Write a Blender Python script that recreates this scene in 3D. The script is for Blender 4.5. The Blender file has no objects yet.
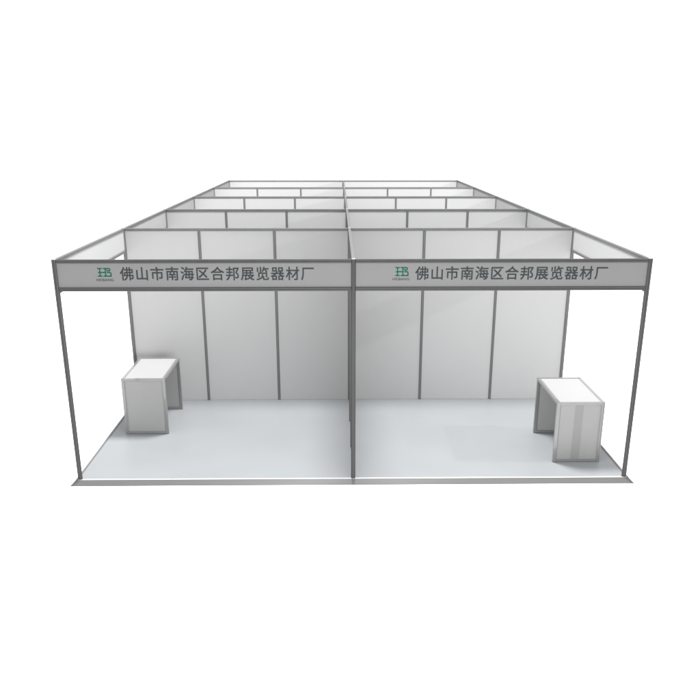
import bpy, bmesh, math, random
from mathutils import Vector, Matrix

random.seed(4)
sc = bpy.context.scene
COL = sc.collection
TOP = 2.372          # top of posts and rails
RAIL = 0.036         # rail height
LOW = 2.056          # underside of the fascia's lower rail
POST = 0.0235        # post radius
GROUND = -0.045

# ------------------------------------------------------------------ materials
def principled(name, col, rough=0.5, spec=0.5, metal=0.0, var=0.04, scale=6.0, bump=0.0, bscale=120.0, stretch=(1, 1, 1), coat=0.0):
    m = bpy.data.materials.new(name)
    m.use_nodes = True
    nt = m.node_tree
    b = nt.nodes['Principled BSDF']
    tc = nt.nodes.new('ShaderNodeTexCoord')
    mp = nt.nodes.new('ShaderNodeMapping')
    mp.inputs['Scale'].default_value = stretch
    nt.links.new(tc.outputs['Object'], mp.inputs['Vector'])
    n = nt.nodes.new('ShaderNodeTexNoise')
    n.inputs['Scale'].default_value = scale
    n.inputs['Detail'].default_value = 5
    nt.links.new(mp.outputs['Vector'], n.inputs['Vector'])
    r = nt.nodes.new('ShaderNodeValToRGB')
    r.color_ramp.elements[0].position = 0.3
    r.color_ramp.elements[1].position = 0.7
    r.color_ramp.elements[0].color = (*[c * (1 - var) for c in col], 1)
    r.color_ramp.elements[1].color = (*[min(1, c * (1 + var)) for c in col], 1)
    nt.links.new(n.outputs['Fac'], r.inputs['Fac'])
    nt.links.new(r.outputs['Color'], b.inputs['Base Color'])
    rr = nt.nodes.new('ShaderNodeMapRange')
    rr.inputs['To Min'].default_value = max(0.02, rough - 0.05)
    rr.inputs['To Max'].default_value = min(1, rough + 0.05)
    nt.links.new(n.outputs['Fac'], rr.inputs['Value'])
    nt.links.new(rr.outputs['Result'], b.inputs['Roughness'])
    b.inputs['Metallic'].default_value = metal
    b.inputs['Specular IOR Level'].default_value = spec
    b.inputs['Coat Weight'].default_value = coat
    if bump:
        n2 = nt.nodes.new('ShaderNodeTexNoise')
        n2.inputs['Scale'].default_value = bscale
        n2.inputs['Detail'].default_value = 4
        nt.links.new(mp.outputs['Vector'], n2.inputs['Vector'])
        bp = nt.nodes.new('ShaderNodeBump')
        bp.inputs['Strength'].default_value = bump
        bp.inputs['Distance'].default_value = 0.002
        nt.links.new(n2.outputs['Fac'], bp.inputs['Height'])
        nt.links.new(bp.outputs['Normal'], b.inputs['Normal'])
    return m

M = {
    'panel':   principled('white_laminate_panel', (.325, .325, .327), .55, .15, var=.012, scale=1.3, bump=.05, bscale=260),
    'fascia':  principled('shaded_name_board', (.158, .158, .158), .55, .15, var=.015, scale=1.3, bump=.05, bscale=260),  # wall panel material darkened: the weaker light up front is in the colour
    'frame':   principled('grey_anodised_aluminium', (.060, .060, .060), .42, .15, var=.06, scale=9, bump=.03, stretch=(1, 1, .15)),
    'iframe':  principled('grey_aluminium_lit', (.122, .122, .122), .42, .2, var=.06, scale=9, bump=.03, stretch=(1, 1, .15)),  # front frame aluminium made paler: stronger light further back put into the colour
    'cap':     principled('pale_plastic_cap', (.42, .42, .42), .5, .2),
    'cframe':  principled('light_anodised_aluminium', (.14, .14, .14), .3, .8, coat=.8, var=.05, scale=9, stretch=(1, 1, .2)),
    'ctop':    principled('white_laminate_top', (.33, .33, .33), .4, .1, var=.01, scale=2),
    'cpanel':  principled('counter_laminate_panel', (.23, .23, .23), .5, .15, var=.015, scale=3),
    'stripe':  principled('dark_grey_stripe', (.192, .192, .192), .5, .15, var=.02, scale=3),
    'carpet':  principled('pale_blue_grey_flooring', (.228, .239, .248), .42, .2, var=.03, scale=1.1, bump=.12, bscale=420),
    'ramp':    principled('grey_aluminium_ramp', (.112, .114, .112), .42, .2, var=.05, scale=5, stretch=(.15, 1, 1)),
    'lip':     principled('bright_aluminium_lip', (.6, .6, .6), .35, .3, var=.02),
    'ink':     principled('dark_grey_lettering', (.03, .034, .037), .6, .1, var=.02),
    'green':   principled('green_emblem', (.003, .07, .042), .6, .1, var=.02),
    'ground':  principled('white_ground', (.97, .97, .97), .9, .0, var=.0, scale=.3),
}

# ------------------------------------------------------------------ mesh helpers
def add_box(bm, x0, x1, y0, y1, z0, z1):
    vs = [bm.verts.new(p) for p in ((x0, y0, z0), (x1, y0, z0), (x1, y1, z0), (x0, y1, z0),
                                    (x0, y0, z1), (x1, y0, z1), (x1, y1, z1), (x0, y1, z1))]
    for f in ((3, 2, 1, 0), (4, 5, 6, 7), (0, 1, 5, 4), (1, 2, 6, 5), (2, 3, 7, 6), (3, 0, 4, 7)):
        bm.faces.new([vs[i] for i in f])

def add_profile(bm, pts, axis, a0, a1):
    """extrude a closed 2-D outline along an axis: 'z' -> pts (x,y); 'x' -> pts (y,z); 'y' -> pts (x,z)"""
    def P(p, a):
        return {'z': (p[0], p[1], a), 'x': (a, p[0], p[1]), 'y': (p[0], a, p[1])}[axis]
    lo = [bm.verts.new(P(p, a0)) for p in pts]
    hi = [bm.verts.new(P(p, a1)) for p in pts]
    n = len(pts)
    for i in range(n):
        bm.faces.new((lo[i], lo[(i + 1) % n], hi[(i + 1) % n], hi[i]))
    bm.faces.new(lo[::-1]); bm.faces.new(hi)
    bmesh.ops.recalc_face_normals(bm, faces=bm.faces[:])

def obj(name, bm, mat, parent=None, loc=None, bevel=0):
    if bevel:
        bmesh.ops.bevel(bm, geom=bm.edges[:], offset=bevel, segments=2, profile=.6, affect='EDGES', clamp_overlap=True)
    bmesh.ops.recalc_face_normals(bm, faces=bm.faces[:])
    me = bpy.data.meshes.new(name)
    bm.to_mesh(me); bm.free()
    o = bpy.data.objects.new(name, me)
    o.data.materials.append(mat)
    COL.objects.link(o)
    if parent: o.parent = parent
    if loc: o.location = loc
    return o

def thing(name, label, cat, loc=(0, 0, 0), group=None):
    o = bpy.data.objects.new(name, None)
    o.empty_display_size = .2
    COL.objects.link(o)
    o.location = loc
    o['label'] = label; o['category'] = cat
    if group: o['group'] = group
    return o

def box_part(name, parent, mat, dims, bevel=0):
    bm = bmesh.new(); add_box(bm, *dims)
    return obj(name, bm, mat, parent, bevel=bevel)

def octagon(r, groove=.004):
    """octagonal system post outline: flats with a slot in every flat"""
    pts = []
    for k in range(8):
        a = math.radians(45 * k)
        ca, sa = math.cos(a), math.sin(a)
        h = r * math.tan(math.radians(22.5))
        for (d, t) in ((r, -h), (r, -.0035), (r - groove, -.0035), (r - groove, .0035), (r, .0035)):
            pts.append((ca * d - sa * t, sa * d + ca * t))
    return pts

def post(parent, x, y, top=TOP, r=POST, cap=True, name='post'):
    mat = M['frame' if y == 0 else 'iframe']
    bm = bmesh.new()
    add_profile(bm, octagon(r), 'z', 0.0015, top)
    o = obj(name, bm, mat, parent, (x, y, 0))
    if cap:
        bm = bmesh.new()
        pts = [(math.cos(math.radians(22.5 + 45 * k)) * r * .97, math.sin(math.radians(22.5 + 45 * k)) * r * .97) for k in range(8)]
        add_profile(bm, pts, 'z', top - .001, top + .005)
        obj('post_cap', bm, M['cap'], o)
    return o

def rail_profile(w=.034, h=RAIL):
    """rectangular rail with rounded corners and a slot running along each side face"""
    a, b, c, s = w / 2, h / 2, .003, .0035
    return [(-a + c, -b), (a - c, -b), (a, -b + c), (a, -s), (a - .004, -s), (a - .004, s), (a, s), (a, b - c), (a - c, b),
            (-a + c, b), (-a, b - c), (-a, s), (-a + .004, s), (-a + .004, -s), (-a, -s), (-a, -b + c)]

def rail_x(parent, x0, x1, y, z, name='rail'):
    mat = 'frame' if y == 0 else 'iframe'
    bm = bmesh.new()
    add_profile(bm, [(y + p[0], z + p[1]) for p in rail_profile()], 'x', x0, x1)
    return obj(name, bm, M[mat], parent)

def rail_y(parent, x, y0, y1, z, name='rail', mat='iframe'):
    bm = bmesh.new()
    add_profile(bm, [(x + p[0], z + p[1]) for p in rail_profile()], 'y', y0, y1)
    return obj(name, bm, M[mat], parent)

# ------------------------------------------------------------------ writing
def text_mesh(name, body, size, x0, x1, z0, z1, y, mat, parent, bold=0.0, spacing=1.0):
    cu = bpy.data.curves.new(name, 'FONT')
    cu.body = body; cu.size = size; cu.extrude = .0006; cu.offset = 0
    cu.space_character = spacing
    t = bpy.data.objects.new(name + '_curve', cu)
    COL.objects.link(t)
    dg = bpy.context.evaluated_depsgraph_get()
    me = bpy.data.meshes.new_from_object(t.evaluated_get(dg))
    bpy.data.objects.remove(t)
    xs = [v.co.x for v in me.vertices]; ys = [v.co.y for v in me.vertices]
    ax, bx, ay, by = min(xs), max(xs), min(ys), max(ys)
    for v in me.vertices:
        v.co = Vector((x0 + (v.co.x - ax) / (bx - ax) * (x1 - x0 - bold), y - v.co.z, z0 + (v.co.y - ay) / (by - ay) * (z1 - z0 - bold)))
    if bold:                       # heavier strokes: the same glyphs laid again a little to the right and up
        bm = bmesh.new(); bm.from_mesh(me)
        base = bm.verts[:] + bm.edges[:] + bm.faces[:]
        for k, (dx, dz) in enumerate(((1, 1), (1, 0), (0, 1), (.5, .5))):
            r = bmesh.ops.duplicate(bm, geom=base)
            for e in r['geom']:
                if isinstance(e, bmesh.types.BMVert):
                    e.co += Vector((dx * bold, -.00012 * (k + 1), dz * bold))
        bm.to_mesh(me); bm.free()
    me.materials.clear(); me.materials.append(mat)
    o = bpy.data.objects.new(name, me)
    COL.objects.link(o); o.parent = parent
    return o

LOGO = [(50,70),(245,70),(222,103),(190,103),(172,110),(165,128),(165,218),(347,218),(347,128),(340,110),(322,103),(292,103),
        (268,70),(490,70),(530,78),(555,100),(561,130),(555,160),(535,183),(495,192),(420,192),(420,133),(446,133),(446,150),
        (455,158),(500,158),(518,150),(527,130),(518,110),(500,103),(415,103),(390,110),(382,128),(382,330),(390,347),(410,355),
        (552,355),(552,285),(545,265),(520,253),(420,253),(420,218),(530,218),(565,228),(585,250),(590,275),(590,390),(268,390),
        (292,355),(322,355),(340,348),(347,330),(347,253),(165,253),(165,330),(172,348),(190,355),(222,355),(245,390),(50,390),
        (72,355),(105,355),(125,348),(132,330),(132,253),(70,253),(92,218),(132,218),(132,128),(125,110),(105,103),(72,103)]

def emblem(parent, x0, x1, z0, z1, y):
    bm = bmesh.new()
    n, k, grown = len(LOGO), 4.5, []
    for i in range(n):                       # a slightly bolder outline
        p, a, b = Vector(LOGO[i]), Vector(LOGO[i - 1]), Vector(LOGO[(i + 1) % n])
        d1, d2 = (p - a).normalized(), (b - p).normalized()
        n1, n2 = Vector((d1.y, -d1.x)), Vector((d2.y, -d2.x))
        m = (n1 + n2)
        m = m / max(.6, m.length_squared / 2)
        grown.append((p.x + m.x * k, p.y + m.y * k))
    pts = [(x0 + (px - 50) / 540 * (x1 - x0), z1 - (py - 70) / 320 * (z1 - z0)) for px, py in grown]
    add_profile(bm, pts, 'y', y - .0012, y)
    bmesh.ops.triangulate(bm, faces=[f for f in bm.faces if len(f.verts) > 4])
    return obj('emblem', bm, M['green'], parent)

# ------------------------------------------------------------------ booths
def fascia_x(parent, x0, x1, y):
    rail_x(parent, x0, x1, y, TOP - .001 - RAIL / 2, 'fascia_rail')
    rail_x(parent, x0, x1, y, LOW + RAIL / 2, 'fascia_rail')
    for sx, xx in ((1, x0), (-1, x1)):
        if abs(xx) < 1: continue          # little hook lock that hangs below the rail at each post
        bm = bmesh.new()
        add_profile(bm, [(xx + sx * .001, LOW + .001), (xx + sx * .034, LOW + .001), (xx + sx * .012, LOW - .014), (xx + sx * .001, LOW - .016)], 'y', y - .012, y + .012)
        obj('rail_lock', bm, M['frame'], parent)
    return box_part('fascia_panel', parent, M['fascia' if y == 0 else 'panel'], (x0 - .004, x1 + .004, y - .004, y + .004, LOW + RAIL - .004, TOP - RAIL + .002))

def fascia_y(parent, x, y0, y1):
    rail_y(parent, x, y0, y1, TOP - .001 - RAIL / 2, 'fascia_rail')
    rail_y(parent, x, y0, y1, LOW + RAIL / 2, 'fascia_rail')
    return box_part('side_fascia_panel', parent, M['panel'], (x - .004, x + .004, y0 - .004, y1 + .004, LOW + RAIL - .004, TOP - RAIL + .002))

INNER = .0185
def booth(side, row, label):
    """side -1 left, +1 right; the booth covers x 0..3*side and y 3*(row-1)..3*row"""
    y0, y1 = 3 * (row - 1), 3 * row
    cx = 1.5 * side
    root = thing('exhibition_booth', label, 'exhibition booth', (cx, y0, 0), 'booths of the white exhibition stand')
    parts_before = set(bpy.data.objects)
    xa, xb = (-3, 0) if side < 0 else (0, 3)
    g = POST - .001
    # posts
    if row == 1:
        post(root, 3 * side, 0)
        if side < 0: post(root, 0, 0)
    post(root, 3 * side, y1)
    if side < 0: post(root, 0, y1)
    # rear of the booth
    if row < 5:
        rail_x(root, xa + g, xb - g, y1, TOP - .001 - RAIL / 2, 'top_rail')
        edges = [xa + POST - .004] + [xa + 1, xa + 2] + [xb - POST + .004]
        for k in (1, 2):
            post(root, xa + k, y1, TOP - RAIL, INNER, False)
        for k in range(3):
            p0 = edges[k] + (0 if k == 0 else INNER - .004)
            p1 = edges[k + 1] - (0 if k == 2 else INNER - .004)
            box_part('wall_panel', root, M['panel'], (p0, p1, y1 - .004, y1 + .004, .002, TOP - RAIL + .002))
    else:
        fascia_x(root, xa + g, xb - g, y1)
    # outer side: open below a fascia
    fascia_y(root, 3 * side, y0 + g, y1 - g)
    # partition down the middle belongs to the left booth
    if side < 0:
        rail_y(root, 0, y0 + g, y1 - g, TOP - .001 - RAIL / 2, 'top_rail')
        e = [y0 + POST - .004, y0 + 1, y0 + 2, y1 - POST + .004]
        for k in (1, 2):
            post(root, 0, y0 + k, TOP - RAIL, INNER, False)
        for k in range(3):
            p0 = e[k] + (0 if k == 0 else INNER - .004)
            p1 = e[k + 1] - (0 if k == 2 else INNER - .004)
            box_part('partition_panel', root, M['panel'], (-.004, .004, p0, p1, .002, TOP - RAIL + .002))
    # front fascia with its writing
    if row == 1:
        fp = fascia_x(root, xa + g, xb - g, 0)
        yy = -.0042
        if side < 0:
            lx0, lx1, lz0, lz1 = -2.577, -2.437, 2.203, 2.288
            hx0, hx1, hz0, hz1 = -2.592, -2.420, 2.157, 2.184
            tx0, tx1 = -2.352, -.400
        else:
            lx0, lx1, lz0, lz1 = .421, .556, 2.203, 2.291
            hx0, hx1, hz0, hz1 = .397, .566, 2.160, 2.186
            tx0, tx1 = .625, 2.578
        emblem(fp, lx0, lx1, lz0, lz1, yy)
        text_mesh('wordmark', 'H\u0404BANG', .04, hx0, hx1, hz0, hz1, yy - .0006, M['ink'], fp)
        text_mesh('lettering', '\u4f5b\u5c71\u5e02\u5357\u6d77\u533a\u5408\u90a6\u5c55\u89c8\u5668\u6750\u5382', .17, tx0, tx1, 2.163, 2.299, yy - .0006, M['ink'], fp, .0034, 1.14)
    # children were modelled in world space: shift them under the booth's base point
    off = Vector((cx, y0, 0))
    for o in COL.objects:
        if o not in parts_before and o.parent == root:
            if o.location.length > 0: o.location = o.location - off
            elif o.name.startswith('post'): o.location = -off
            else: o.location = -off
    return root

booth(-1, 1, 'front left open booth with green-lettered fascia, over the counter with a plain end')
booth(1, 1, 'front right open booth with green-lettered fascia, over the counter with a striped end')
ROWS = {2: 'second row from the front', 3: 'middle row', 4: 'fourth row from the front', 5: 'rearmost row'}
for r in range(2, 6):
    booth(-1, r, 'grey panelled booth in the %s, left of the centre partition' % ROWS[r])
    booth(1, r, 'grey panelled booth in the %s, right of the centre partition' % ROWS[r])

# ------------------------------------------------------------------ platform
pl = thing('platform', 'low pale blue-grey floor platform with grey aluminium edging under all the booths', 'platform', (0, 0, GROUND))
def pl_part(name, bm, mat):
    o = obj(name, bm, mat, pl); o.location = (0, 0, -GROUND); return o
bm = bmesh.new(); add_box(bm, -3.022, 3.022, 0.0, 15.03, GROUND + .002, 0); pl_part('flooring', bm, M['carpet'])
for s in (-1, 1):
    bm = bmesh.new()
    a, b = sorted((s * 3.022, s * 3.046))
    add_box(bm, a, b, -.022, 15.03, GROUND + .001, .004)
    pl_part('side_trim', bm, M['iframe'])
bm = bmesh.new(); add_box(bm, -3.022, 3.022, -.024, 0.0, GROUND + .002, .003); pl_part('front_lip', bm, M['lip'])
bm = bmesh.new()
ys, ye = -.0245, -.092
V = [bm.verts.new(p) for p in ((-3.046, ys, .001), (3.046, ys, .001), (3.046, ys, GROUND + .003), (-3.046, ys, GROUND + .003),
                               (-3.088, ye, GROUND + .006), (3.088, ye, GROUND + .006), (3.088, ye, GROUND + .001), (-3.088, ye, GROUND + .001))]
for f in ((0, 4, 5, 1), (4, 7, 6, 5), (0, 3, 7, 4), (1, 5, 6, 2), (0, 1, 2, 3), (3, 2, 6, 7)):
    bm.faces.new([V[i] for i in f])
pl_part('edge_ramp', bm, M['ramp'])

# ------------------------------------------------------------------ counters
def counter(x, y, outer, label, stripe=False):
    """outer: -1 when the closed long side faces left, +1 right. Origin: front left foot."""
    W, D, H, t = .542, 1.075, .72, .036
    root = thing('information_counter', label, 'counter', (x, y, .001), 'counters in the front booths')
    fr = M['cframe']
    for px in (0, W - t):
        for py in (0, D - t):
            bm = bmesh.new(); add_box(bm, px, px + t, py, py + t, 0, H)
            obj('leg', bm, fr, root, bevel=.003)
    def rx(y0, z0, z1, nm='rail'):
        bm = bmesh.new(); add_box(bm, t - .001, W - t + .001, y0 + .002, y0 + t - .002, z0, z1); obj(nm, bm, fr, root, bevel=.002)
    def ry(x0, z0, z1, nm='rail'):
        bm = bmesh.new(); add_box(bm, x0 + .002, x0 + t - .002, t - .001, D - t + .001, z0, z1); obj(nm, bm, fr, root, bevel=.002)
    for yy in (0, D - t):
        rx(yy, .002, .034); rx(yy, H - .034, H - .002)
    for xx in (0, W - t):
        ry(xx, H - .034, H - .002)
    ox = W - t if outer > 0 else 0
    ry(ox, .002, .034)
    for yy in (.012, D - t + .012):
        e = box_part('end_panel', root, M['cpanel'], (t - .003, W - t + .003, yy, yy + .012, .03, H - .03))
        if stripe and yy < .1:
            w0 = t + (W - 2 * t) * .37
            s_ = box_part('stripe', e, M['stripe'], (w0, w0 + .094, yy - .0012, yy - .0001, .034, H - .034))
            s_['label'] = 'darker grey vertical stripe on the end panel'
    box_part('side_panel', root, M['cpanel'], (ox + .012, ox + .024, t - .003, D - t + .003, .03, H - .03))
    box_part('counter_top', root, M['ctop'], (t - .003, W - t + .003, t - .003, D - t + .003, H - .022, H - .009))
    return root
counter(-2.845, 1.52, -1, 'white-topped grey counter with plain end panel, standing in the left booth')
counter(2.311, .45, 1, 'white-topped grey counter with a darker stripe down its end panel, in the right booth', True)

# ------------------------------------------------------------------ ground
bm = bmesh.new()
vs = [bm.verts.new(p) for p in ((-900, -900, GROUND), (900, -900, GROUND), (900, 900, GROUND), (-900, 900, GROUND))]
bm.faces.new(vs)
g = obj('ground', bm, M['ground']); g['kind'] = 'structure'

# ------------------------------------------------------------------ light
w = bpy.data.worlds.new('World'); sc.world = w
w.use_nodes = True
bg = w.node_tree.nodes['Background']
bg.inputs['Color'].default_value = (1, 1, 1, 1)
bg.inputs['Strength'].default_value = 1.15

def lamp(name, loc, radius, k, col=(1, 1, 1)):
    """unseen point lamp with even reach (constant falloff)"""
    l = bpy.data.lights.new(name, 'POINT')
    l.shadow_soft_size = radius; l.color = col; l.energy = 1
    l.use_nodes = True
    nt = l.node_tree
    em = nt.nodes.get('Emission') or nt.nodes.new('ShaderNodeEmission')
    fo = nt.nodes.new('ShaderNodeLightFalloff')
    fo.inputs['Strength'].default_value = k
    nt.links.new(fo.outputs['Constant'], em.inputs['Strength'])
    o = bpy.data.objects.new(name, l); COL.objects.link(o); o.location = loc
    return o
K = 20
lamp('unseen_lamp', (7.8, .2, TOP + 1.87), .06, K * .5)      # hard key from the right: the diagonal shade on the walls
lamp('unseen_lamp', (-8.2, 2.8, TOP + 2), 1.8, K * .16)  # added soft fill from the left, no visible source
lamp('unseen_lamp', (0, 3.1, 7.4), 1.2, K * 3.7)  # added overhead fill that lifts the rear rows
lamp('unseen_lamp', (.6, -2.1, 1.0), .6, K * .64)  # added low fill before the stand, for inner walls and counter ends
lamp('unseen_lamp', (-.6, -2.1, 1.0), .6, K * .64)  # its mirrored twin, likewise an added fill
lamp('unseen_lamp', (7.5, -4.5, 2.2), 1.2, K * .2)

# ------------------------------------------------------------------ camera
cd = bpy.data.cameras.new('camera'); cam = bpy.data.objects.new('camera', cd); COL.objects.link(cam)
cam.location = (-0.15897, -8.83298, 3.56729)
cam.rotation_mode = 'XYZ'
cam.rotation_euler = (math.pi / 2 - .370153, 0, -.014017)
cd.sensor_width = 36; cd.lens = 862.535 / 700 * 36
cd.shift_y = 116.154 / 700
cd.clip_start = .1; cd.clip_end = 3000
sc.camera = cam

sc.view_settings.view_transform = 'Standard'
sc.view_settings.look = 'None'
sc.view_settings.exposure = 0
sc.view_settings.gamma = 1
sc.render.engine = 'CYCLES'
sc.cycles.max_bounces = 8
